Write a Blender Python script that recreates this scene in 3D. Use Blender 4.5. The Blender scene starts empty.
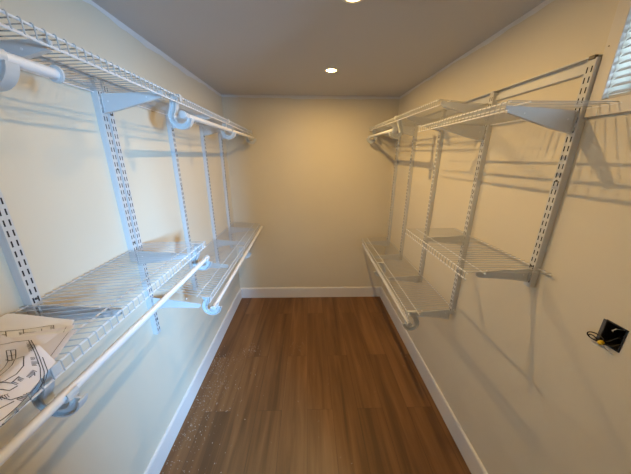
import bpy, bmesh, math, random
from mathutils import Vector, Matrix
random.seed(7)
S = bpy.context.scene
COL = S.collection
PI = math.pi

# ------------------------------------------------------------------ camera, world, lights, exposure
W, D, H = 1.9045, 3.0011, 2.44          # room width, far wall, ceiling height
NEAR = -1.05                            # wall behind the camera
F, PITCH, YAW, ROLL, CX, CZ = 249.8, 0.30886, 0.03025, 0.00535, 0.91253, 1.81337
cd = bpy.data.cameras.new('camera'); cam = bpy.data.objects.new('camera', cd); COL.objects.link(cam)
fw = Vector((math.sin(YAW)*math.cos(PITCH), math.cos(YAW)*math.cos(PITCH), -math.sin(PITCH)))
rt = Vector((math.cos(YAW), -math.sin(YAW), 0)); up = rt.cross(fw)
r2 = math.cos(ROLL)*rt + math.sin(ROLL)*up; u2 = -math.sin(ROLL)*rt + math.cos(ROLL)*up
m3 = Matrix((r2, u2, -fw)).transposed()
cam.matrix_world = Matrix.Translation((CX, 0, CZ)) @ m3.to_4x4()
cd.sensor_width = 36; cd.lens = F/631*36; cd.clip_start = 0.02
S.camera = cam
S.view_settings.view_transform = 'Standard'; S.view_settings.look = 'None'
S.view_settings.gamma = 1; S.view_settings.use_curve_mapping = False
S.view_settings.exposure = 0.05
wd = bpy.data.worlds.new('daylight'); S.world = wd; wd.use_nodes = True
bg = wd.node_tree.nodes['Background']; bg.inputs[0].default_value = (0.62, 0.80, 1.0, 1); bg.inputs[1].default_value = 1.5
LAMP_COL, LAMP_POW = (1.0, 0.635, 0.22), 45.0
LAMP_W = 10.0
LAMPS = [(1.09, 2.17), (1.10, 1.255), (1.10, 0.30)]  # the third is added out of view to brighten the near right brackets
WIN_POW, BEAM_POW = 14.0, 655.0

def area(name, loc, target, sx, sy, power, color):
    l = bpy.data.lights.new(name, 'AREA'); l.shape = 'RECTANGLE'; l.size = sx; l.size_y = sy
    l.energy = power; l.color = color
    o = bpy.data.objects.new(name, l); COL.objects.link(o); o.location = loc
    d = Vector(target)-Vector(loc); o.rotation_euler = d.to_track_quat('-Z', 'Y').to_euler()
    return o
area('daylight_outside_window', (W+0.55, 0.40, 2.12), (W-0.6, 0.40, 2.32), 0.9, 0.5, WIN_POW, (0.50, 0.75, 1.0))
area('added_rear_daylight', (W+0.80, -1.52, 1.82), (0.0, 1.35, 0.82), 0.5, 0.75, BEAM_POW, (0.27, 0.59, 1.0))  # added cool beam through the unseen rear opening, for the left wall

# ------------------------------------------------------------------ materials
def mat(name, col, rough=0.5, metal=0.0, var=0.0, vscale=8, bump=0.0, bscale=200, spec=0.5):
    m = bpy.data.materials.new(name); m.use_nodes = True; nt = m.node_tree; N = nt.nodes; L = nt.links
    b = N['Principled BSDF']; b.inputs['Base Color'].default_value = (*col, 1)
    b.inputs['Roughness'].default_value = rough; b.inputs['Metallic'].default_value = metal
    b.inputs['Specular IOR Level'].default_value = spec
    tc = N.new('ShaderNodeTexCoord')
    n = N.new('ShaderNodeTexNoise'); n.inputs['Scale'].default_value = vscale; n.inputs['Detail'].default_value = 3
    L.new(tc.outputs['Object'], n.inputs['Vector'])
    mx = N.new('ShaderNodeMix'); mx.data_type = 'RGBA'
    mx.inputs[6].default_value = (*[c*(1-var) for c in col], 1); mx.inputs[7].default_value = (*[min(1, c*(1+var)) for c in col], 1)
    L.new(n.outputs['Fac'], mx.inputs[0]); L.new(mx.outputs[2], b.inputs['Base Color'])
    if bump:
        n2 = N.new('ShaderNodeTexNoise'); n2.inputs['Scale'].default_value = bscale; n2.inputs['Detail'].default_value = 2
        L.new(tc.outputs['Object'], n2.inputs['Vector'])
        bp = N.new('ShaderNodeBump'); bp.inputs['Strength'].default_value = bump; bp.inputs['Distance'].default_value = 0.002
        L.new(n2.outputs['Fac'], bp.inputs['Height']); L.new(bp.outputs[0], b.inputs['Normal'])
    return m
M_wall = mat('wall_paint', (0.725, 0.665, 0.55), 0.55, var=0.03, vscale=3, bump=0.10, bscale=160, spec=0.3)
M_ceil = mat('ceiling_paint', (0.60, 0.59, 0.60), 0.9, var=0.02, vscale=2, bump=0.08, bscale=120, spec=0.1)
M_cut = mat('ceiling_paint_overlap', (0.78, 0.77, 0.77), 0.7, var=0.03)
M_base = mat('baseboard_enamel', (0.78, 0.76, 0.76), 0.35, var=0.02)
M_trim = mat('window_trim_paint', (0.72, 0.68, 0.63), 0.45, var=0.02)
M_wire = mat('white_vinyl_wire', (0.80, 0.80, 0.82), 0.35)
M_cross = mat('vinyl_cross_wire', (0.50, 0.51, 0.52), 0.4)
M_track = mat('white_powder_coat', (0.62, 0.63, 0.65), 0.38, var=0.03)
M_rod = mat('white_rod_enamel', (0.82, 0.82, 0.84), 0.28)
M_plas = mat('white_plastic', (0.60, 0.63, 0.66), 0.35)
M_slot = mat('slot_shadow', (0.02, 0.02, 0.025), 0.9)
M_screw = mat('steel_screw', (0.12, 0.11, 0.10), 0.4, metal=0.7)
M_blind = mat('blind_vinyl', (0.50, 0.50, 0.51), 0.4)
M_black = mat('black_plastic', (0.012, 0.012, 0.014), 0.45)
M_boxlit = mat('box_side_lit_grey', (0.10, 0.10, 0.11), 0.5)
M_yellow = mat('yellow_plastic', (0.75, 0.50, 0.03), 0.35)
M_whitewire = mat('white_cable', (0.75, 0.72, 0.68), 0.45)
M_paper = mat('plan_paper', (0.84, 0.84, 0.88), 0.75, var=0.02)
M_paper2 = mat('plan_paper_warm', (0.80, 0.78, 0.85), 0.75, var=0.03)
M_ink = mat('plan_ink', (0.07, 0.07, 0.09), 0.8)
M_dust = mat('drywall_dust', (0.62, 0.58, 0.54), 0.95)

def emis(name, col, st):
    m = bpy.data.materials.new(name); m.use_nodes = True; nt = m.node_tree
    nt.nodes.remove(nt.nodes['Principled BSDF'])
    e = nt.nodes.new('ShaderNodeEmission'); e.inputs[0].default_value = (*col, 1); e.inputs[1].default_value = st
    nt.links.new(e.outputs[0], nt.nodes['Material Output'].inputs[0]); return m
M_led = emis('warm_led_lens', LAMP_COL, LAMP_POW)

def glass():
    m = bpy.data.materials.new('window_glass'); m.use_nodes = True; nt = m.node_tree
    b = nt.nodes['Principled BSDF']; b.inputs['Roughness'].default_value = 0.0
    tr = nt.nodes.new('ShaderNodeBsdfTransparent'); gl = nt.nodes.new('ShaderNodeBsdfGlossy'); gl.inputs['Roughness'].default_value = 0.02
    fr = nt.nodes.new('ShaderNodeFresnel'); fr.inputs[0].default_value = 1.45
    mx = nt.nodes.new('ShaderNodeMixShader')
    ge = nt.nodes.new('ShaderNodeNewGeometry'); iv = nt.nodes.new('ShaderNodeMath'); iv.operation = 'SUBTRACT'; iv.inputs[0].default_value = 1.0
    nt.links.new(ge.outputs['Backfacing'], iv.inputs[1]); mu = nt.nodes.new('ShaderNodeMath'); mu.operation = 'MULTIPLY'
    nt.links.new(fr.outputs[0], mu.inputs[0]); nt.links.new(iv.outputs[0], mu.inputs[1])
    nt.links.new(mu.outputs[0], mx.inputs[0]); nt.links.new(tr.outputs[0], mx.inputs[1]); nt.links.new(gl.outputs[0], mx.inputs[2])
    nt.links.new(mx.outputs[0], nt.nodes['Material Output'].inputs[0]); nt.nodes.remove(b); return m
M_glass = glass()

def floor_mat():
    m = bpy.data.materials.new('brown_laminate_planks'); m.use_nodes = True; nt = m.node_tree; N = nt.nodes; L = nt.links
    b = N['Principled BSDF']; b.inputs['Roughness'].default_value = 0.42; b.inputs['Specular IOR Level'].default_value = 0.45
    tc = N.new('ShaderNodeTexCoord'); mp = N.new('ShaderNodeMapping'); mp.vector_type = 'POINT'
    mp.inputs['Rotation'].default_value = (0, 0, PI/2); mp.inputs['Location'].default_value = (0.18, 0.05, 0)
    L.new(tc.outputs['Object'], mp.inputs['Vector'])
    br = N.new('ShaderNodeTexBrick'); L.new(mp.outputs[0], br.inputs['Vector'])
    br.offset = 0.44; br.offset_frequency = 2
    br.inputs['Color1'].default_value = (0, 0, 0, 1); br.inputs['Color2'].default_value = (1, 1, 1, 1); br.inputs['Mortar'].default_value = (0.5, 0.5, 0.5, 1)
    br.inputs['Scale'].default_value = 1; br.inputs['Brick Width'].default_value = 1.22; br.inputs['Row Height'].default_value = 0.19
    br.inputs['Mortar Size'].default_value = 0.0009; br.inputs['Mortar Smooth'].default_value = 0.2; br.inputs['Bias'].default_value = 0
    # grain, shifted per plank
    sh = N.new('ShaderNodeVectorMath'); sh.operation = 'MULTIPLY_ADD'
    L.new(br.outputs['Color'], sh.inputs[0]); sh.inputs[1].default_value = (7.3, 3.1, 0); L.new(tc.outputs['Object'], sh.inputs[2])
    g = N.new('ShaderNodeMapping'); g.inputs['Scale'].default_value = (16, 0.9, 1); L.new(sh.outputs[0], g.inputs['Vector'])
    n1 = N.new('ShaderNodeTexNoise'); n1.inputs['Scale'].default_value = 1.0; n1.inputs['Detail'].default_value = 6; n1.inputs['Distortion'].default_value = 0.6
    L.new(g.outputs[0], n1.inputs['Vector'])
    g2 = N.new('ShaderNodeMapping'); g2.inputs['Scale'].default_value = (90, 3, 1); L.new(sh.outputs[0], g2.inputs['Vector'])
    n2 = N.new('ShaderNodeTexNoise'); n2.inputs['Scale'].default_value = 1.0; n2.inputs['Detail'].default_value = 3
    L.new(g2.outputs[0], n2.inputs['Vector'])
    cr = N.new('ShaderNodeValToRGB'); e = cr.color_ramp.elements
    e[0].position = 0.28; e[0].color = (0.098, 0.044, 0.015, 1); e[1].position = 0.75; e[1].color = (0.250, 0.122, 0.046, 1)
    el = cr.color_ramp.elements.new(0.5); el.color = (0.168, 0.077, 0.027, 1)
    a = N.new('ShaderNodeMath'); a.operation = 'MULTIPLY_ADD'; L.new(br.outputs['Color'], a.inputs[0]); a.inputs[1].default_value = 0.20
    L.new(n1.outputs['Fac'], a.inputs[2])
    a2 = N.new('ShaderNodeMath'); a2.operation = 'MULTIPLY_ADD'; L.new(n2.outputs['Fac'], a2.inputs[0]); a2.inputs[1].default_value = 0.18; L.new(a.outputs[0], a2.inputs[2])
    a3 = N.new('ShaderNodeMath'); a3.operation = 'SUBTRACT'; L.new(a2.outputs[0], a3.inputs[0]); a3.inputs[1].default_value = 0.19
    L.new(a3.outputs[0], cr.inputs[0])
    mm = N.new('ShaderNodeMix'); mm.data_type = 'RGBA'; L.new(br.outputs['Fac'], mm.inputs[0]); L.new(cr.outputs[0], mm.inputs[6]); mm.inputs[7].default_value = (0.05, 0.025, 0.014, 1)
    L.new(mm.outputs[2], b.inputs['Base Color'])
    rr = N.new('ShaderNodeMapRange'); L.new(n2.outputs['Fac'], rr.inputs[0]); rr.inputs[3].default_value = 0.34; rr.inputs[4].default_value = 0.55
    L.new(rr.outputs[0], b.inputs['Roughness'])
    bp = N.new('ShaderNodeBump'); bp.inputs['Strength'].default_value = 0.15; bp.inputs['Distance'].default_value = 0.001
    L.new(n2.outputs['Fac'], bp.inputs['Height']); L.new(bp.outputs[0], b.inputs['Normal'])
    return m
M_floor = floor_mat()

# ------------------------------------------------------------------ mesh helpers
class MB:
    def __init__(s, origin=(0, 0, 0)): s.v = []; s.f = []; s.o = Vector(origin)
    def add(s, vs, fs):
        k = len(s.v); s.v += [Vector(p) for p in vs]; s.f += [[k+i for i in f] for f in fs]
    def box(s, a, b):
        x0, y0, z0 = [min(p, q) for p, q in zip(a, b)]; x1, y1, z1 = [max(p, q) for p, q in zip(a, b)]
        s.add([(x0,y0,z0),(x1,y0,z0),(x1,y1,z0),(x0,y1,z0),(x0,y0,z1),(x1,y0,z1),(x1,y1,z1),(x0,y1,z1)],
              [(0,3,2,1),(4,5,6,7),(0,1,5,4),(1,2,6,5),(2,3,7,6),(3,0,4,7)])
    def prism(s, poly, axis, a, b):
        # poly: 2-D points in the other two axes (in xyz order), extruded along axis from a to b
        n = len(poly)
        def P(p, t):
            q = list(p); q.insert(axis, t); return q
        s.add([P(p, a) for p in poly]+[P(p, b) for p in poly],
              [tuple(range(n))[::-1], tuple(range(n, 2*n))]+[(i, (i+1) % n, n+(i+1) % n, n+i) for i in range(n)])
    def tube(s, pts, r, n=6, cap=True):
        pts = [Vector(p) for p in pts]; rings = []; prev = None
        for i, p in enumerate(pts):
            t = (pts[min(i+1, len(pts)-1)]-pts[max(i-1, 0)]).normalized()
            ref = Vector((0, 0, 1)) if abs(t.z) < 0.9 else Vector((0, 1, 0))
            if prev is not None and abs(prev.dot(t)) < 0.95: ref = prev
            a = (ref-t*ref.dot(t)).normalized(); b = t.cross(a); prev = a
            rr = r[i] if isinstance(r, (list, tuple)) else r
            rings.append([p+(a*math.cos(2*PI*k/n)+b*math.sin(2*PI*k/n))*rr for k in range(n)])
        vs = [q for g in rings for q in g]; fs = []
        for i in range(len(rings)-1):
            for k in range(n): fs.append((i*n+k, i*n+(k+1) % n, (i+1)*n+(k+1) % n, (i+1)*n+k))
        if cap: fs.append(tuple(range(n))[::-1]); fs.append(tuple(range((len(rings)-1)*n, len(rings)*n)))
        s.add(vs, fs)
    def build(s, name, m, parent=None, smooth=False, bevel=0.0):
        me = bpy.data.meshes.new(name); o3 = s.o
        me.from_pydata([p-o3 for p in s.v], [], s.f); me.update()
        bm = bmesh.new(); bm.from_mesh(me); bmesh.ops.recalc_face_normals(bm, faces=bm.faces[:]); bm.to_mesh(me); bm.free()
        o = bpy.data.objects.new(name, me); COL.objects.link(o); me.materials.append(m)
        if parent is not None: o.parent = parent
        else: o.location = s.o
        if smooth:
            for p in me.polygons: p.use_smooth = True
            me.set_sharp_from_angle(angle=math.radians(40))
        if bevel:
            bv = o.modifiers.new('bevel', 'BEVEL'); bv.width = bevel; bv.segments = 2; bv.limit_method = 'ANGLE'
        return o
def tag(o, label=None, cat=None, group=None, kind=None):
    if label: o['label'] = label
    if cat: o['category'] = cat
    if group: o['group'] = group
    if kind: o['kind'] = kind
    return o
def thing(name, loc, label=None, cat=None, group=None, kind=None):
    o = bpy.data.objects.new(name, None); COL.objects.link(o); o.location = loc; o.empty_display_size = 0.05
    return tag(o, label, cat, group, kind)
def X(side, u): return u if side == 'L' else W-u

# ------------------------------------------------------------------ room shell
def struct(name, mb, m, **k): return tag(mb.build(name, m, **k), kind='structure')
b = MB(); b.box((-0.1, NEAR-1.2, -0.1), (W+0.1, D+0.1, 0)); struct('floor', b, M_floor)
b = MB(); b.box((-0.1, NEAR-1.2, H), (W+0.1, D+0.1, H+0.1)); struct('ceiling', b, M_ceil)
b = MB(); b.box((-0.12, NEAR-1.2, 0), (0, D+0.1, H)); struct('wall_left', b, M_wall)
b = MB(); b.box((0, D, 0), (W, D+0.1, H)); struct('wall_far', b, M_wall)
# right wall with the window opening and the cut-out for the electrical box
WY0, WY1, WZ0, WZ1 = -0.30, 0.905, 2.000, 2.345
BY0, BY1, BZ0, BZ1 = 0.620, 0.680, 1.222, 1.306
b = MB(); x0, x1 = W, W+0.12
RY0, RY1, RZ0, RZ1 = -0.80, -0.38, 0.95, 1.94      # added second window, unseen behind the camera
b.box((x0, NEAR-1.2, 0), (x1, D+0.1, RZ0)); b.box((x0, NEAR-1.2, RZ0), (x1, RY0, RZ1))
b.box((x0, RY1, RZ0), (x1, D+0.1, BZ0)); b.box((x0, RY1, BZ0), (x1, BY0, BZ1)); b.box((x0, BY1, BZ0), (x1, D+0.1, BZ1))
b.box((x0, RY1, BZ1), (x1, D+0.1, WZ0)); b.box((x0, NEAR-1.2, RZ1), (x1, RY1, WZ0)); b.box((x0, NEAR-1.2, WZ0), (x1, WY0, WZ1)); b.box((x0, WY1, WZ0), (x1, D+0.1, WZ1))
b.box((x0, NEAR-1.2, WZ1), (x1, D+0.1, H)); struct('wall_right', b, M_wall)
b = MB(); b.box((0, NEAR-0.1, 0), (1.08, NEAR, H)); b.box((1.08, NEAR-0.1, 2.08), (1.86, NEAR, H)); b.box((1.86, NEAR-0.1, 0), (W, NEAR, H))
struct('wall_near', b, M_wall)
b = MB(); b.box((0, NEAR-1.25, 0), (W, NEAR-1.2, H)); struct('wall_beyond', b, M_wall)
d = thing('door_1', (1.47, NEAR, 0), kind='structure')
b = MB(d.location); b.box((1.0, NEAR, 0), (1.08, NEAR+0.016, 2.08)); b.box((1.0, NEAR, 2.08), (W-0.001, NEAR+0.016, 2.16)); b.build('door_casing', M_base, d, bevel=0.003)
# baseboards with a bevelled top
BH = 0.135
def bprof(side):
    f = [(0, 0), (0.014, 0), (0.014, BH-0.012), (0.010, BH-0.002), (0.004, BH), (0, BH)]
    return [(X(side, u), z) for u, z in f]
BH = 0.145
for nm, side in (('left', 'L'), ('right', 'R')):
    b = MB(); b.prism(bprof(side), 1, NEAR, D); struct('baseboard_'+nm, b, M_base)
b = MB(); f = [(D-u, z) for u, z in [(0, 0), (0.014, 0), (0.014, BH-0.012), (0.010, BH-0.002), (0.004, BH), (0, BH)]]
b.prism(f, 0, 0.0, W); struct('baseboard_far', b, M_base)
# uneven band of ceiling paint lapped onto the top of each wall
def lap(name, pts, nrm, w0, amp, seed):
    rnd = random.Random(seed); n = 150; b = MB(); P0, P1 = Vector(pts[0]), Vector(pts[1]); nv = Vector(nrm)*0.0012
    ph = [rnd.uniform(0, 6) for _ in range(6)]; vs = []
    for i in range(n+1):
        t = i/n; q = P0.lerp(P1, t); s = t*(P1-P0).length
        h = w0+amp*(0.5*math.sin(s*4.1+ph[0])+0.35*math.sin(s*11+ph[1])+0.25*math.sin(s*27+ph[2])+0.15*math.sin(s*61+ph[3]))
        vs += [q+nv, q+nv-Vector((0, 0, h)), q, q-Vector((0, 0, h))]
    fs = []
    for i in range(n):
        a = i*4; c = a+4
        fs += [(a, a+1, c+1, c), (a+1, a+3, c+3, c+1)]
    b.add(vs, fs); return struct(name, b, M_cut)
lap('trim_1', [(0, NEAR, H), (0, D, H)], (1, 0, 0), 0.030, 0.012, 3)
lap('trim_2', [(0, D, H), (W, D, H)], (0, -1, 0), 0.028, 0.008, 5)
lap('trim_3', [(W, D, H), (W, NEAR, H)], (-1, 0, 0), 0.020, 0.009, 8)

# ------------------------------------------------------------------ window with casing, sash, glass; blind
# added unseen fin, keeps the rear beam out of the high window
b = MB(); b.box((W+0.1201, -0.20, 0), (W+1.7, -0.08, 3.0)); struct('beam_blocker', b, M_wall)
w = thing('window_1', (W, (WY0+WY1)/2, WZ0), kind='structure')
b = MB(w.location); c = 0.048
b.box((W-0.014, WY1, WZ0-c), (W, WY1+0.040, WZ1+c)); b.box((W-0.014, WY0-0.04, WZ0-c), (W, WY0, WZ1+c))
b.box((W-0.014, WY0, WZ0-c), (W, WY1, WZ0)); b.box((W-0.014, WY0, WZ1), (W, WY1, WZ1+c)); b.build('window_casing', M_trim, w, bevel=0.0015)
b = MB(w.location)
for y in (WY0, (WY0+WY1)/2-0.012, WY1-0.025): b.box((W+0.085, y, WZ0), (W+0.115, y+0.025, WZ1))
b.box((W+0.085, WY0, WZ0), (W+0.115, WY1, WZ0+0.025)); b.box((W+0.085, WY0, WZ1-0.025), (W+0.115, WY1, WZ1)); b.build('window_sash', M_base, w)
b = MB(w.location); b.box((W+0.098, WY0+0.025, WZ0+0.025), (W+0.102, WY1-0.025, WZ1-0.025)); b.build('window_pane', M_glass, w)
w = thing('added_window', (W, (RY0+RY1)/2, RZ0), kind='structure')  # unseen opening added to let the cool beam onto the left wall
b = MB(w.location); c = 0.048
b.box((W-0.014, RY1, RZ0-c), (W, RY1+c, RZ1+c-0.004)); b.box((W-0.014, RY0-c, RZ0-c), (W, RY0, RZ1+c-0.004))
b.box((W-0.014, RY0, RZ0-c), (W, RY1, RZ0)); b.box((W-0.014, RY0, RZ1), (W, RY1, RZ1+c-0.004)); b.build('window_casing', M_trim, w, bevel=0.0015)
b = MB(w.location)
for y in (RY0, RY1-0.025): b.box((W+0.085, y, RZ0), (W+0.115, y+0.025, RZ1))
b.box((W+0.085, RY0+0.025, RZ0), (W+0.115, RY1-0.025, RZ0+0.025)); b.box((W+0.085, RY0+0.025, RZ1-0.025), (W+0.115, RY1-0.025, RZ1)); b.build('window_sash', M_base, w)
b = MB(w.location); b.box((W+0.098, RY0+0.025, RZ0+0.025), (W+0.102, RY1-0.025, RZ1-0.025)); b.build('window_pane', M_glass, w)
bl = thing('window_blind', (W+0.03, (WY0+WY1)/2, WZ0+0.003), 'pale grey horizontal slat blind lowered in the high window on the right wall', 'window blind')
b = MB(bl.location)
z = WZ0+0.022
while z < WZ1-0.03:
    t = math.radians(-33); hw = 0.0125; th = 0.0006
    cx_, dx, dz = W+0.012, hw*math.cos(t), hw*math.sin(t)   # room edge low, outer edge high
    prof = []
    for k in range(7):
        s_ = -1+2*k/6; bow = 0.0018*(1-s_*s_)
        prof.append((cx_+s_*dx+bow*math.sin(t), z-s_*dz+bow*math.cos(t)))
    prof += [(px-th*math.sin(t), pz-th*math.cos(t)) for px, pz in reversed(prof)]
    b.prism([(p[0], p[1]) for p in prof], 1, WY0+0.006, WY1-0.003); z += 0.0215
b.build('slats', M_blind, bl)
b = MB(bl.location); b.box((W-0.002, WY0+0.005, WZ1-0.028), (W+0.026, WY1-0.005, WZ1-0.001)); b.build('head_rail', M_blind, bl)
b = MB(bl.location); b.box((W+0.001, WY0+0.006, WZ0+0.003), (W+0.023, WY1-0.006, WZ0+0.012)); b.build('bottom_rail', M_blind, bl, bevel=0.001)
b = MB(bl.location)
for y in (WY0+0.12, WY0+0.5, WY1-0.12):
    for xx in (W-0.0005, W+0.0245):
        b = MB(bl.location); b.tube([(xx, y, WZ0+0.008), (xx, y, WZ1-0.02)], 0.0006, 4); b.build('ladder_cord', M_blind, bl)

# ------------------------------------------------------------------ ceiling downlights
for (lx, ly), lab in zip(LAMPS, ['lit warm round recessed downlight in the ceiling, nearest the far wall',
                                 'lit recessed downlight in the ceiling nearer the camera, at the top picture edge',
                                 'added fill downlight in the ceiling, outside the picture above the camera']):
    t = thing('recessed_downlight', (lx, ly, H), lab, 'ceiling light', 'round recessed downlights along the ceiling')
    b = MB((lx, ly, H)); n = 40; vs = []; fs = []
    pr = [(0.055, 0.0), (0.055, -0.003), (0.050, -0.006), (0.040, -0.005), (0.0355, 0.0)]
    for i in range(n):
        a = 2*PI*i/n
        for r_, dz in pr: vs.append((lx+r_*math.cos(a), ly+r_*math.sin(a), H+dz))
    k = len(pr)
    for i in range(n):
        for j in range(k): fs.append((i*k+j, ((i+1) % n)*k+j, ((i+1) % n)*k+(j+1) % k, i*k+(j+1) % k))
    b.add(vs, fs); b.build('trim_ring', M_cut, t, smooth=True)
    b = MB((lx, ly, H)); b.add([(lx+0.035*math.cos(2*PI*i/n), ly+0.035*math.sin(2*PI*i/n), H-0.0025) for i in range(n)]+
                               [(lx+0.035*math.cos(2*PI*i/n), ly+0.035*math.sin(2*PI*i/n), H) for i in range(n)],
                               [tuple(range(n))]+[(i, (i+1) % n, n+(i+1) % n, n+i) for i in range(n)])
    b.build('lens', M_led, t)
    l = bpy.data.lights.new('downlight_beam', 'AREA'); l.shape = 'DISK'; l.size = 0.020; l.energy = LAMP_W*(1.0 if ly > 2 else 0.74 if ly > 1 else 0.22); l.color = LAMP_COL
    lo_ = bpy.data.objects.new('downlight_beam', l); COL.objects.link(lo_); lo_.location = (lx, ly, H-0.006)

# ------------------------------------------------------------------ shelving system
TW, TD = 0.031, 0.027
def rail(side, y0, y1, z0, z1, label):
    b = MB((X(side, 0), y0, z0))
    pr = [(0, z0), (0.009, z0), (0.012, z0+0.003), (0.012, z1-0.024), (0.003, z1-0.022), (0.003, z1-0.004), (0.024, z1-0.004), (0.024, z1), (0, z1)]
    b.prism([(X(side, u), z) for u, z in pr], 1, y0, y1)
    o = b.build('hang_rail', M_track); tag(o, label, 'hang rail'); return o
rail('L', 0.16, D-0.03, 2.090, 2.136, 'white horizontal hang rail on the left wall just above the top wire shelf')
rail('R', 0.955, D-0.03, 2.098, 2.147, 'white horizontal hang rail high on the right wall, its end beside the window')

def track(side, y, z0, z1, label, group):
    t = thing('wall_track', (X(side, 0.0), y, z0), label, 'wall track', group)
    o = t.location; h = TW/2
    b = MB(o); pr = [(0.0005, -h), (TD, -h), (TD, h), (0.0005, h), (0.0005, h-0.002), (TD-0.002, h-0.002), (TD-0.002, -h+0.002), (0.0005, -h+0.002)]
    n = len(pr)
    b.prism([(X(side, u), y+v) for u, v in pr], 2, z0, z1); b.build('channel', M_track, t, bevel=0.0008)
    b = MB(o); z = z0+0.02
    while z < z1-0.03:
        for v in (-0.0075, 0.0075):
            b.box((X(side, TD-0.0015), y+v-0.0021, z), (X(side, TD+0.0004), y+v+0.0021, z+0.019))
        z += 0.032
    b.build('slots', M_slot, t)
    zs = [z0+0.10+i*0.36 for i in range(int((z1-z0-0.15)/0.36)+1)]
    for zz in zs:
        b = MB(o); b.tube([(X(side, TD-0.001), y, zz-0.004), (X(side, TD+0.0025), y, zz-0.004)], 0.0042, 8); b.build('screw', M_screw, t)
    b = MB(o); b.box((X(side, 0.019), y-0.010, z1-0.004), (X(side, TD+0.004), y+0.010, z1+0.008)); b.build('hook_end', M_screw if (side == 'R' and y < 1) else M_track, t, bevel=0.001)
    return t
LT = [(0.225, 1.300, 'left wall track out past the near end of the plans'),
      (0.738, 1.275, 'slotted white track on the left wall, nearest the camera, rising behind the paper plans'),
      (1.227, 1.300, 'nearer of the paired slotted tracks on left wall, ending at the shelf with the plans'),
      (1.268, 0.815, 'farther of the paired slotted tracks on left wall, its end hanging below both shelves'),
      (1.800, 0.800, 'slotted track on left wall, next beyond the side by side pair'),
      (2.320, 0.800, 'thin slotted track on left wall, second from the far corner'),
      (2.780, 0.800, 'thin slotted track on left wall, closest to the far corner')]
for y, z0, lab in LT[1:]: track('L', y, z0, 2.115, lab, 'vertical shelf tracks on the left wall')
track('L', LT[0][0], LT[0][1], 2.115, 'slotted track on left wall, outside the picture at left', 'vertical shelf tracks on the left wall')
RT = [(0.963, 1.275, 'long slotted track on right wall beside the window, nearest the camera'),
      (1.448, 0.800, 'slotted track on right wall, second from the window, carrying three shelf heights'),
      (1.950, 0.780, 'slotted track on right wall, third from the window'),
      (2.430, 0.780, 'thin slotted track on right wall, second from the far corner'),
      (2.860, 0.780, 'thin slotted track on right wall, closest to the far corner')]
for y, z0, lab in RT: track('R', y, z0, 2.138, lab, 'vertical shelf tracks on the right wall')

def shelf(side, y0, y1, zf0, zf1, zb0, zb1, dep, label, sk=0.0):
    xo = X(side, 0.01)
    t = thing('wire_shelf', (xo, y0, zb0-0.03), label, 'wire shelf', 'white wire shelves around the closet')
    o = t.location
    def P(u, y, dz=0):
        s = (y-y0)/(y1-y0); zf = zf0+(zf1-zf0)*s; zb = zb0+(zb1-zb0)*s; k = (u-0.012)/(dep-0.012)
        return (X(side, u), y-sk*(1-k), zb+(zf-zb)*k+dz)
    b = MB(o)
    n = int(round((y1-y0-0.02)/0.0262)); r = 0.0016
    for i in range(n+1):
        y = y0+0.010+(y1-y0-0.020)*i/n
        b.tube([P(0.006, y, 0.0032), P(0.25, y, 0.0032), P(dep-0.005, y, 0.0036), P(dep+0.001, y, 0.0042), P(dep+0.0045, y, 0.001), P(dep+0.0055, y, -0.028)], r, 5)
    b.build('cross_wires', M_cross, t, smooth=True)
    for u, q in ((0.012, 0.0028), (0.250, 0.0028)):
        b = MB(o); b.tube([P(u, y0, -0.0012), P(u, y1, -0.0012)], q, 8); b.build('support_rod', M_wire, t, smooth=True)
    for u, dz in ((dep, -0.0005), (dep+0.0025, -0.0285)):
        b = MB(o); b.tube([P(u, y0, dz), P(u, y1, dz)], 0.0030, 8); b.build('lip_rod', M_wire, t, smooth=True)
    t['P'] = 0; del t['P']
    return P
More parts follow.
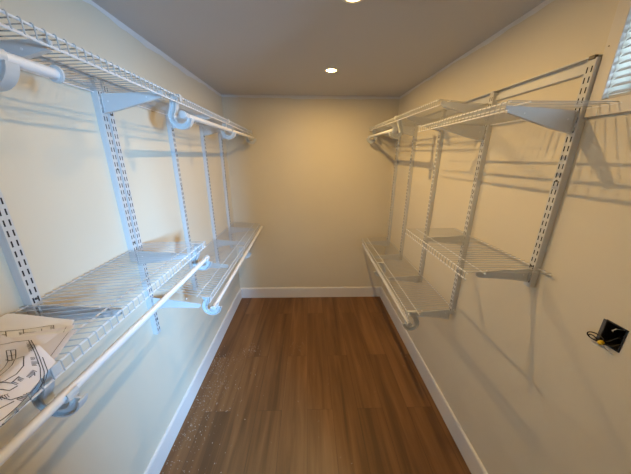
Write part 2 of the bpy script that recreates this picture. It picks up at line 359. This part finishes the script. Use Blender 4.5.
def bracket(side, y, P, label, group, h0=0.076, h1=0.022, L=0.292):
    zt = P(0.03, y)[2]-0.0045; zf = P(L, y)[2]-0.0045
    t = thing('shelf_bracket', (X(side, TD), y, zt-h0), label, 'shelf bracket', group); o = t.location
    b = MB(o); w_ = 0.0060
    pr = [(TD+0.0006, zt-0.001), (L-0.006, zf), (L, zf-0.004), (L, zf-h1+0.006), (L-0.008, zf-h1), (0.10, zt-h0*0.80), (TD+0.0006, zt-h0)]
    b.prism([(X(side, u), z) for u, z in pr], 1, y-w_/2, y+w_/2) if False else None
    n = len(pr); V = [(X(side, u), y-w_/2, z) for u, z in pr]+[(X(side, u), y+w_/2, z) for u, z in pr]
    b.add(V, [tuple(range(n)), tuple(range(n, 2*n))]+[(i, (i+1) % n, n+(i+1) % n, n+i) for i in range(n)])
    b.build('arm', M_track, t, bevel=0.0008)
    b = MB(o)   # rolled lower flange
    lo = [(TD+0.0008, zt-h0), (0.10, zt-h0*0.80), (L-0.008, zf-h1)]
    for k in range(2):
        (u0, a0), (u1, a1) = lo[k], lo[k+1]
        V = [(X(side, u), y+s_*0.0075, a+d_) for u, a in ((u0, a0), (u1, a1)) for s_ in (-1, 1) for d_ in (-0.0022, 0.0006)]
        b.add(V, [(0, 1, 3, 2), (4, 6, 7, 5), (0, 2, 6, 4), (1, 5, 7, 3), (0, 4, 5, 1), (2, 3, 7, 6)])
    b.build('flange', M_track, t)
    for uu, dz in ((0.055, -0.030), (0.22, -0.012)):
        b = MB(o); b.tube([(X(side, uu), y-w_/2-0.0006, zt+dz), (X(side, uu), y+w_/2+0.0006, zt+dz)], 0.0032, 10); b.build('rivet', M_wire, t)
    b = MB(o)
    for v in (-0.0075, 0.0075):
        b.box((X(side, TD+0.0005), y+v-0.0012, zt-h0+0.006), (X(side, TD+0.0060), y+v+0.0012, zt-0.004))
    b.box((X(side, TD+0.004), y-0.0087, zt-h0+0.006), (X(side, TD+0.0075), y+0.0087, zt-0.004)); b.build('mounting_tab', M_track, t)
    return t

LU = shelf('L', 0.10, 2.975, 2.092, 2.073, 2.080, 2.060, 0.302, 'long white wire shelf along the top of the left wall, the highest on that side')
LL = shelf('L', 0.10, 1.415, 1.333, 1.337, 1.352, 1.358, 0.302, 'short white wire shelf low on the left wall with paper plans lying on it', 0.09)
LF = shelf('L', 1.325, 2.975, 1.010, 1.036, 1.062, 1.058, 0.318, 'long lowest white wire shelf on the left wall, reaching the far wall')
RU = shelf('R', 1.435, 2.975, 2.103, 2.125, 2.078, 2.086, 0.308, 'white wire shelf at the top of the right wall reaching the far corner')
RN = shelf('R', 0.925, 1.655, 1.997, 1.995, 1.982, 1.984, 0.305, 'short white wire shelf high on the right wall, its near end beside the window', 0.085)
RM = shelf('R', 0.940, 1.640, 1.347, 1.345, 1.366, 1.364, 0.318, 'short white wire shelf at mid height on the right wall', 0.055)
RF = shelf('R', 1.410, 2.975, 0.806, 0.842, 0.836, 0.862, 0.316, 'long lowest white wire shelf on the right wall, reaching the far wall', 0.0)
g1 = 'brackets under the top left shelf'
for y, lab in ((0.225, 'bracket under the top left shelf, outside the picture at left'), (0.738, 'large tapered bracket under the top left shelf, nearest the camera'), (1.227, 'pale blue tapered bracket under the top left shelf where the paired tracks stand'),
               (1.80, 'bracket under the top left shelf, third from the camera'), (2.32, 'bracket under the top left shelf, second from the far wall'), (2.78, 'bracket under the top left shelf, closest to the far wall')):
    bracket('L', y, LU, lab, g1)
g1 = 'brackets under the lower left shelves'
for y, P, lab in ((0.225, LL, 'bracket under the shelf with the plans, outside the picture at left'), (0.738, LL, 'grey bracket under the shelf with the plans, just beyond the papers'), (1.227, LL, 'pale blue bracket at the far end of the shelf with the plans'),
                  (1.80, LF, 'bracket under the lowest left shelf, second from its near end'), (2.32, LF, 'bracket under the lowest left shelf, second from the far wall'), (2.78, LF, 'bracket under the lowest left shelf, closest to the far wall')):
    bracket('L', y, P, lab, g1)
# this one carries the near end of the lowest left shelf; its top follows the shelf's slope
def LFx(u, y, dz=0): return LF(u, max(y, 1.33), dz)
bracket('L', 1.268, lambda u, y, dz=0: LF(u, 1.33, dz), 'pale blue bracket at the near end of the lowest left shelf, below the plans shelf', g1)
g1 = 'brackets under the top right shelves'
for y, P, lab in ((0.963, RN, 'large tapered bracket under the short high right shelf, beside the window'), (1.448, RN, 'tapered bracket under the far end of the short high right shelf'),
                  (1.95, RU, 'bracket under the top right far shelf, second from its near end'), (2.43, RU, 'bracket under the top right far shelf, second from the far wall'), (2.86, RU, 'bracket under the top right far shelf, closest to the far wall')):
    bracket('R', y, P, lab, g1)
bracket('R', 1.448, RU, 'bracket at the near end of the top right far shelf, just below the hang rail', g1, h0=0.060)
g1 = 'brackets under the lower right shelves'
for y, P, lab in ((0.963, RM, 'short tapered bracket under the near end of the mid height right shelf'), (1.448, RM, 'tapered bracket under the far end of the mid height right shelf'),
                  (1.448, RF, 'bracket under the near end of the lowest right shelf'), (1.95, RF, 'bracket under the lowest right shelf, second from its near end'), (2.43, RF, 'bracket under the lowest right shelf, second from the far wall'), (2.86, RF, 'bracket under the lowest right shelf, closest to the far wall')):
    bracket('R', y, P, lab, g1, L=0.266 if P is RM else 0.292, h0=0.062 if P is RM else 0.076)

# ------------------------------------------------------------------ closet rods and the curled hooks that carry them
def rod(side, y0, y1, u, z0, z1, label, caps=(True, False)):
    xx = X(side, u); t = thing('closet_rod', (xx, y0, z0-0.0125), label, 'closet rod', 'white closet rods')
    o = t.location; b = MB(o); b.tube([(xx, y0, z0), (xx, y1, z1)], 0.0118, 20); b.build('tube', M_rod, t, smooth=True)
    for c_, yy, zz, s in ((caps[0], y0, z0, -1), (caps[1], y1, z1, 1)):
        if c_ == 'disc':
            b = MB(o); b.tube([(xx, yy-0.002, zz), (xx, yy+0.002, zz), (xx, yy+0.004, zz)], [0.0185, 0.0195, 0.0175], 24); b.build('end_flange', M_plas, t, smooth=True)
        elif c_:
            b = MB(o); b.tube([(xx, yy-s*0.020, zz), (xx, yy+s*0.002, zz), (xx, yy+s*0.006, zz), (xx, yy+s*0.008, zz)], [0.0128, 0.0172, 0.0172, 0.013], 22); b.build('end_cap', M_plas, t, smooth=True)
def hook(side, y, u, z, label, zlip, ulip, group='curled rod hooks'):
    # (u, z): centre of the rod; a C that leaves the shelf lip, swings to the wall side and curls up under the rod
    t = thing('rod_hook', (X(side, u), y, z-0.075), label, 'rod hook', group); o = t.location
    cu, cz = u-0.018, z-0.008
    path = []; R = 0.043
    path.append((ulip-0.022, zlip-0.006)); path.append((cu-0.026, cz+R+0.006)); 
    for k in range(0, 19):
        a = math.radians(142+k*(212)/18); path.append((cu+R*math.cos(a), cz+R*math.sin(a)))
    pts = path
    nrm = []
    for i in range(len(pts)):
        a = Vector(pts[min(i+1, len(pts)-1)])-Vector(pts[max(i-1, 0)]); a.normalize(); nrm.append(Vector((-a.y, a.x)))
    hw = 0.0125
    def ribbon(b, off0, off1, t0, t1):
        # strip following the path between two radial offsets, from y+t0 to y+t1
        V = []; n = len(pts)
        for i in range(n):
            k = 1.0-0.25*(i/(n-1))
            for off in (off0, off1):
                q = Vector(pts[i])+nrm[i]*off*k
                for tt in (t0, t1): V.append((X(side, q.x), y+tt, q.y))
        F_ = []
        for i in range(n-1):
            a = i*4; c_ = a+4
            F_ += [(a, c_, c_+1, a+1), (a+2, a+3, c_+3, c_+2), (a, a+2, c_+2, c_), (a+1, c_+1, c_+3, a+3)]
        F_ += [(0, 1, 3, 2), ((n-1)*4, (n-1)*4+2, (n-1)*4+3, (n-1)*4+1)]
        b.add(V, F_)
    b = MB(o); ribbon(b, -hw, hw, -0.003, 0.003); b.build('web', M_plas, t, smooth=True)
    b = MB(o); ribbon(b, hw-0.002, hw+0.0032, -0.0125, 0.0125); b.build('rim', M_plas, t, smooth=True)
    b = MB(o); ribbon(b, -hw-0.0032, -hw+0.002, -0.0125, 0.0125); b.build('rim', M_plas, t, smooth=True)
    b = MB(o)   # open cradle under the rod
    n = 16; V = []
    for i in range(n+1):
        a = math.radians(165+i*230/n)
        for r_ in (0.0132, 0.0172):
            for tt in (-0.014, 0.014): V.append((X(side, u+r_*math.cos(a)), y+tt, z+r_*math.sin(a)))
    F_ = []
    for i in range(n):
        a = i*4; c_ = a+4; F_ += [(a, c_, c_+1, a+1), (a+2, a+3, c_+3, c_+2), (a, a+2, c_+2, c_), (a+1, c_+1, c_+3, a+3)]
    F_ += [(0, 1, 3, 2), (n*4, n*4+2, n*4+3, n*4+1)]
    b.add(V, F_); b.build('rod_cradle', M_plas, t, smooth=True)
    b = MB(o)   # clip over the shelf
    b.box((X(side, ulip-0.056), y-0.011, zlip+0.0055), (X(side, ulip+0.007), y+0.011, zlip+0.0085))
    b.box((X(side, ulip+0.0068), y-0.011, zlip-0.020), (X(side, ulip+0.0095), y+0.011, zlip+0.0085))
    b.box((X(side, ulip-0.040), y-0.004, zlip-0.012), (X(side, ulip-0.010), y+0.004, zlip+0.0055))
    b.build('shelf_clip', M_plas, t, bevel=0.001)
rod('L', 0.15, 0.715, 0.302, 2.000, 2.002, 'short thick white closet rod under the top left shelf, at the left picture edge', (False, 'disc'))
rod('L', 1.325, 2.955, 0.319, 2.003, 2.010, 'long white closet rod under the top left shelf, running to the far wall')
rod('L', 0.15, 1.385, 0.312, 1.255, 1.243, 'thick white closet rod in front of the shelf with the plans', (False, True))
rod('L', 1.300, 2.955, 0.348, 0.957, 1.004, 'long white closet rod below the lowest left shelf')
rod('R', 1.425, 2.955, 0.305, 0.730, 0.772, 'long white closet rod below the lowest right shelf')
rod('R', 2.085, 2.955, 0.318, 2.020, 2.030, 'short white closet rod under the top right shelf by the far corner')
def hk(side, y, u, z, P, dep, lab): hook(side, y, u, z, lab, P(dep, y)[2], dep)
hk('L', 0.583, 0.302, 2.0015, LU, 0.302, 'largest curled white rod hook, under the top left shelf at the left picture edge')
hk('L', 1.345, 0.319, 2.003, LU, 0.302, 'curled white rod hook under the top left shelf where the long rod starts')
hk('L', 2.100, 0.319, 2.006, LU, 0.302, 'round white rod hook under the top left shelf, halfway along the long rod')
hk('L', 2.900, 0.319, 2.010, LU, 0.302, 'small rod hook under the top left shelf, against the far wall')
hk('L', 0.490, 0.312, 1.252, LL, 0.302, 'grey curled rod hook hanging below the paper plans')
hk('L', 1.365, 0.312, 1.243, LL, 0.302, 'curled hook at the far end of the rod in front of the plans shelf')
hk('L', 1.335, 0.348, 0.958, LF, 0.318, 'pale blue curled hook at the near end of the lowest left shelf')
hk('L', 2.170, 0.348, 0.982, LF, 0.318, 'curled rod hook midway along the lowest left shelf')
hk('R', 1.450, 0.305, 0.732, RF, 0.310, 'curled grey hook at the near end of the lowest right shelf')
hk('R', 2.240, 0.305, 0.751, RF, 0.310, 'curled rod hook midway along the lowest right shelf')
hk('R', 2.105, 0.318, 2.020, RU, 0.308, 'round white rod hook at the near end of the top right rod')
hk('R', 2.900, 0.318, 2.029, RU, 0.308, 'white rod hook under the top right shelf, against the far wall')

# ------------------------------------------------------------------ electrical box in the right wall
ob = thing('electrical_box', (W, (BY0+BY1)/2, BZ0), 'open black electrical box with a yellow connector set in the right wall', 'electrical box')
o = ob.location; t_ = 0.003; g = 0.0006
def shell(b, y0, y1, z0, z1, xa, xb, t_):
    b.box((xa, y0, z0), (xb, y0+t_, z1)); b.box((xa, y1-t_, z0), (xb, y1, z1)); b.box((xa, y0+t_, z0), (xb, y1-t_, z0+t_)); b.box((xa, y0+t_, z1-t_), (xb, y1-t_, z1))
b = MB(o); shell(b, BY0+g, BY1-g, BZ0+g, BZ1-g, W-0.003, W+0.065, t_); b.box((W+0.062, BY0+g, BZ0+g), (W+0.065, BY1-g, BZ1-g)); b.build('box_shell', M_black, ob)
b = MB(o); b.box((W-0.0045, BY1-0.004, BZ0+0.004), (W-0.0005, BY1+0.006, BZ1-0.002)); b.build('lit_side_strip', M_boxlit, ob, bevel=0.001)  # grey strip stands in for the box's far inner side catching light
b = MB(o)
def loop(c, a1, a2, ang, n=26, s=0.0, e=2*PI):
    out = []
    for i in range(n+1):
        t = s+(e-s)*i/n; y_ = a1*math.cos(t); z_ = a2*math.sin(t)
        out.append((c[0]-0.006*math.sin(t/2), c[1]+y_*math.cos(ang)-z_*math.sin(ang), c[2]+y_*math.sin(ang)+z_*math.cos(ang)))
    return out
b.tube([(W+0.04, 0.650, 1.262)]+loop((W-0.012, 0.680, 1.234), 0.027, 0.014, -0.25, s=-2.4, e=2.9), 0.0020, 8)
b.tube(loop((W-0.014, 0.686, 1.229), 0.014, 0.008, -0.25, s=-2.9, e=3.0)+[(W+0.01, 0.655, 1.232)], 0.0018, 8)
b.tube([(W+0.03, 0.63, 1.250), (W-0.006, 0.640, 1.230), (W-0.014, 0.657, 1.226)], 0.0020, 8)
b.build('black_wire', M_black, ob, smooth=True)
b = MB(o); b.tube([(W-0.012, 0.659, 1.226), (W-0.012, 0.647, 1.219), (W-0.010, 0.636, 1.212), (W-0.004, 0.630, 1.208), (W-0.003, 0.637, 1.204)], 0.0018, 8)
b.tube([(W+0.03, 0.648, 1.285), (W+0.004, 0.652, 1.288), (W-0.003, 0.655, 1.280), (W+0.004, 0.656, 1.274)], 0.0013, 8)
b.build('white_wire', M_whitewire, ob, smooth=True)
b = MB(o); b.tube([(W-0.008, 0.662, 1.229), (W-0.012, 0.6615, 1.228), (W-0.020, 0.660, 1.227), (W-0.023, 0.6595, 1.2265)], [0.0060, 0.0080, 0.0072, 0.0040], 12); b.build('wire_nut', M_yellow, ob, smooth=True)
b = MB((W-0.014, 0.933, 2.160)); b.tube([(W-0.0141, 0.933, 2.162), (W-0.0150, 0.933, 2.162)], 0.0022, 8)
tag(b.build('nail_head', M_screw), 'tiny dark nail head in the window casing, between the track top and the blind', 'nail')

# ------------------------------------------------------------------ paper building plans on the near left shelf
pl = thing('building_plans', (0.17, 0.45, 1.345), 'loose set of printed building plans, curling white sheets lying on the lower left wire shelf', 'papers')
def bil(c, s, t):
    a = Vector(c[0]).lerp(Vector(c[1]), s); d_ = Vector(c[3]).lerp(Vector(c[2]), s); return a.lerp(d_, t)
def page(corner, zf, m, lines, seed, ns=90, nt=26, th=0.0005):
    # corner: four (u, y) corners (near-wall far, front far, front near, wall near); zf(s, t) height
    def Sf(s, t, off=0.0):
        p = bil([(c[0], c[1], 0) for c in corner], s, t); return Vector((p.x, p.y, zf(s, t)+off))
    b = MB(pl.location); V = []; F_ = []
    for k_ in (0, 1):
        for i in range(ns+1):
            for j in range(nt+1): V.append(Sf(i/ns, j/nt, -th*k_))
    q = (ns+1)*(nt+1); A = lambda i, j: i*(nt+1)+j
    for i in range(ns):
        for j in range(nt):
            F_.append((A(i, j), A(i+1, j), A(i+1, j+1), A(i, j+1))); F_.append((q+A(i, j), q+A(i, j+1), q+A(i+1, j+1), q+A(i+1, j)))
    for i in range(ns):
        for j in (0, nt): F_.append((A(i, j), A(i+1, j), q+A(i+1, j), q+A(i, j)))
    for j in range(nt):
        for i in (0, ns): F_.append((A(i, j), A(i, j+1), q+A(i, j+1), q+A(i, j)))
    b.add(V, F_); pg = b.build('page', m, pl, smooth=True)
    return pg
INK_TOP = [[(0.233, 0.521), (0.265, 0.497), (0.298, 0.473), (0.326, 0.45), (0.344, 0.429), (0.354, 0.407), (0.359, 0.376), (0.362, 0.348), (0.361, 0.328)], [(0.239, 0.521), (0.277, 0.493), (0.309, 0.469), (0.334, 0.448), (0.354, 0.425), (0.366, 0.401), (0.37, 0.365), (0.372, 0.34), (0.369, 0.32)], [(0.312, 0.472), (0.339, 0.45), (0.355, 0.429), (0.362, 0.41)], [(0.148, 0.497), (0.182, 0.507), (0.206, 0.517), (0.233, 0.521)], [(0.217, 0.488), (0.236, 0.49), (0.272, 0.458), (0.259, 0.454), (0.217, 0.488)], [(0.238, 0.47), (0.255, 0.473)], [(0.227, 0.488), (0.265, 0.457)], [(0.248, 0.459), (0.269, 0.454), (0.289, 0.46)], [(0.289, 0.46), (0.307, 0.44), (0.313, 0.42), (0.311, 0.402), (0.304, 0.391)], [(0.275, 0.453), (0.287, 0.437), (0.29, 0.421), (0.289, 0.409)], [(0.259, 0.454), (0.271, 0.438), (0.276, 0.425)], [(0.308, 0.397), (0.321, 0.402), (0.319, 0.417)], [(0.316, 0.385), (0.33, 0.389), (0.331, 0.402)], [(0.329, 0.374), (0.344, 0.376), (0.35, 0.389)], [(0.345, 0.356), (0.349, 0.376)]]
TXT_TOP = [[(0.237, 0.512), (0.288, 0.471)], [(0.301, 0.46), (0.321, 0.441)], [(0.322, 0.439), (0.326, 0.421)], [(0.329, 0.403), (0.327, 0.423)], [(0.336, 0.371), (0.34, 0.382)], [(0.357, 0.381), (0.356, 0.401)]]
INK_LOW = [[(0.068, 0.584), (0.128, 0.601), (0.181, 0.627)], [(0.181, 0.627), (0.255, 0.554)], [(0.139, 0.589), (0.176, 0.599)], [(0.161, 0.569), (0.197, 0.578)], [(0.124, 0.603), (0.17, 0.562)], [(0.166, 0.609), (0.205, 0.571)], [(0.091, 0.575), (0.107, 0.579)], [(0.094, 0.589), (0.135, 0.555)], [(0.109, 0.559), (0.125, 0.563)]]
TXT_LOW = [[(0.18, 0.618), (0.226, 0.572)], [(0.128, 0.588), (0.157, 0.564)]]

def drape(pg, corner, zf, lines, w_, name='linework'):
    # ink drawn on the sheet: each point (u, y) is found on the sheet's own surface
    cs = [Vector(c) for c in corner]
    def inv(q):
        s = t = 0.5
        for _ in range(12):
            f = lambda s, t: cs[0].lerp(cs[1], s).lerp(cs[3].lerp(cs[2], s), t)
            e = f(s, t)-q; ds = (f(s+1e-4, t)-f(s, t))/1e-4; dt = (f(s, t+1e-4)-f(s, t))/1e-4
            det = ds.x*dt.y-ds.y*dt.x
            s -= (e.x*dt.y-e.y*dt.x)/det; t -= (ds.x*e.y-ds.y*e.x)/det
        return s, t
    b = MB(pl.location)
    for l in lines:
        pts = []
        for a, c in zip(l[:-1], l[1:]):
            n = max(1, int((Vector(c)-Vector(a)).length/0.006))
            pts += [Vector(a).lerp(Vector(c), i/n) for i in range(n)]
        pts.append(Vector(l[-1])); V = []; F_ = []
        for i, p in enumerate(pts):
            d_ = (pts[min(i+1, len(pts)-1)]-pts[max(i-1, 0)]).normalized(); nv = Vector((-d_.y, d_.x))*w_
            for q in (p+nv, p-nv):
                s, t = inv(q); s = min(1, max(0, s)); t = min(1, max(0, t))
                V.append((q.x, q.y, zf(s, t)+0.0009))
        for i in range(len(pts)-1): F_.append((2*i, 2*i+1, 2*i+3, 2*i+2))
        b.add(V, F_)
    return b.build(name, M_ink, pg)
def scrib(line, rnd, h=0.007):
    out = []; a, c = Vector(line[0]), Vector(line[1]); d_ = c-a; n = max(3, int(d_.length/0.0026)); nv = Vector((-d_.y, d_.x)).normalized()*h
    for i in range(n):
        if rnd.random() < 0.15: continue
        p = a.lerp(c, i/n); q = p+nv*rnd.uniform(0.5, 1); out.append([tuple(p), tuple(q)])
        if rnd.random() < 0.5: out.append([tuple(q), tuple(q+d_.normalized()*0.002)])
    return out
rnd = random.Random(4)
zA = lambda s, t: 1.3640-0.016*s+0.0015*math.sin(5*s+2*t)
cA = [(0.012, 0.668), (0.213, 0.657), (0.328, 0.445), (0.02, 0.22)]
pg = page(cA, zA, M_paper, None, 1)
tx = [k for l in TXT_LOW for k in scrib(l, rnd)]
drape(pg, cA, zA, INK_LOW, 0.0007); drape(pg, cA, zA, tx, 0.0005, 'small_lettering')
for k, (bu, by, dz) in enumerate(((0.246, 0.622, 0.003), (0.262, 0.600, 0.006), (0.286, 0.586, 0.009))):
    zz = lambda s, t, k=k, dz=dz: 1.3640-0.014*s+dz+(0.004+0.003*k)*max(0, s-0.7)*max(0, 0.6-t)*5
    cK = [(0.16, 0.570-0.01*k), (bu, by), (0.330+0.001*k, 0.440), (0.10, 0.21)]
    pg = page(cK, zz, M_paper if k % 2 else M_paper2, None, 2+k)
    drape(pg, cK, zz, [[(bu-0.012, by-0.012), (0.318, 0.446)]], 0.0005)
# top sheet: swells near the front and rolls down over the shelf edge
def zT(s, t):
    z = 1.384+0.0015*math.sin(4*t+2*s)
    z += 0.011*math.exp(-((s-0.84)/0.10)**2)*math.exp(-t*1.6)
    if s > 0.84: z -= 0.024*((s-0.84)/0.16)**1.3
    return z
cT = [(0.05, 0.578), (0.330, 0.478), (0.392, 0.24), (0.05, 0.24)]
pg = page(cT, zT, M_paper2, None, 9)
tx = [k for l in TXT_TOP for k in scrib(l, rnd, 0.009)]
drape(pg, cT, zT, INK_TOP, 0.0007); drape(pg, cT, zT, tx, 0.0005, 'small_lettering')

# ------------------------------------------------------------------ drywall dust on the floor
b = MB(); rnd = random.Random(11)
def fleck(x, y, r):
    n = 5; a0 = rnd.uniform(0, 6)
    top = [(x+r*rnd.uniform(.6, 1.2)*math.cos(a0+2*PI*i/n), y+r*rnd.uniform(.6, 1.2)*math.sin(a0+2*PI*i/n), 0.0012) for i in range(n)]
    b.add(top+[(p[0], p[1], 0.0001) for p in top], [tuple(range(n))]+[(i, (i+1) % n, n+(i+1) % n, n+i) for i in range(n)])
for i in range(420):
    y = rnd.uniform(0.95, 2.0); x = 0.02+abs(rnd.gauss(0, 0.14)); 
    if x < 0.6: fleck(x, y, rnd.choice([0.0010, 0.0013, 0.0017, 0.0026]))
for i in range(60): fleck(rnd.gauss(0.34, 0.04), rnd.gauss(2.02, 0.03), rnd.uniform(0.0008, 0.0022))
for i in range(26): fleck(rnd.gauss(0.80, 0.05), rnd.gauss(2.08, 0.04), rnd.uniform(0.0008, 0.0018))
for i in range(50): fleck(rnd.uniform(0.05, 1.85), rnd.uniform(0.9, 2.9), rnd.uniform(0.0008, 0.0022))
tag(b.build('drywall_dust', M_dust), 'white drywall dust and crumbs scattered on the floor, thickest along the left baseboard', 'dust', kind='stuff')
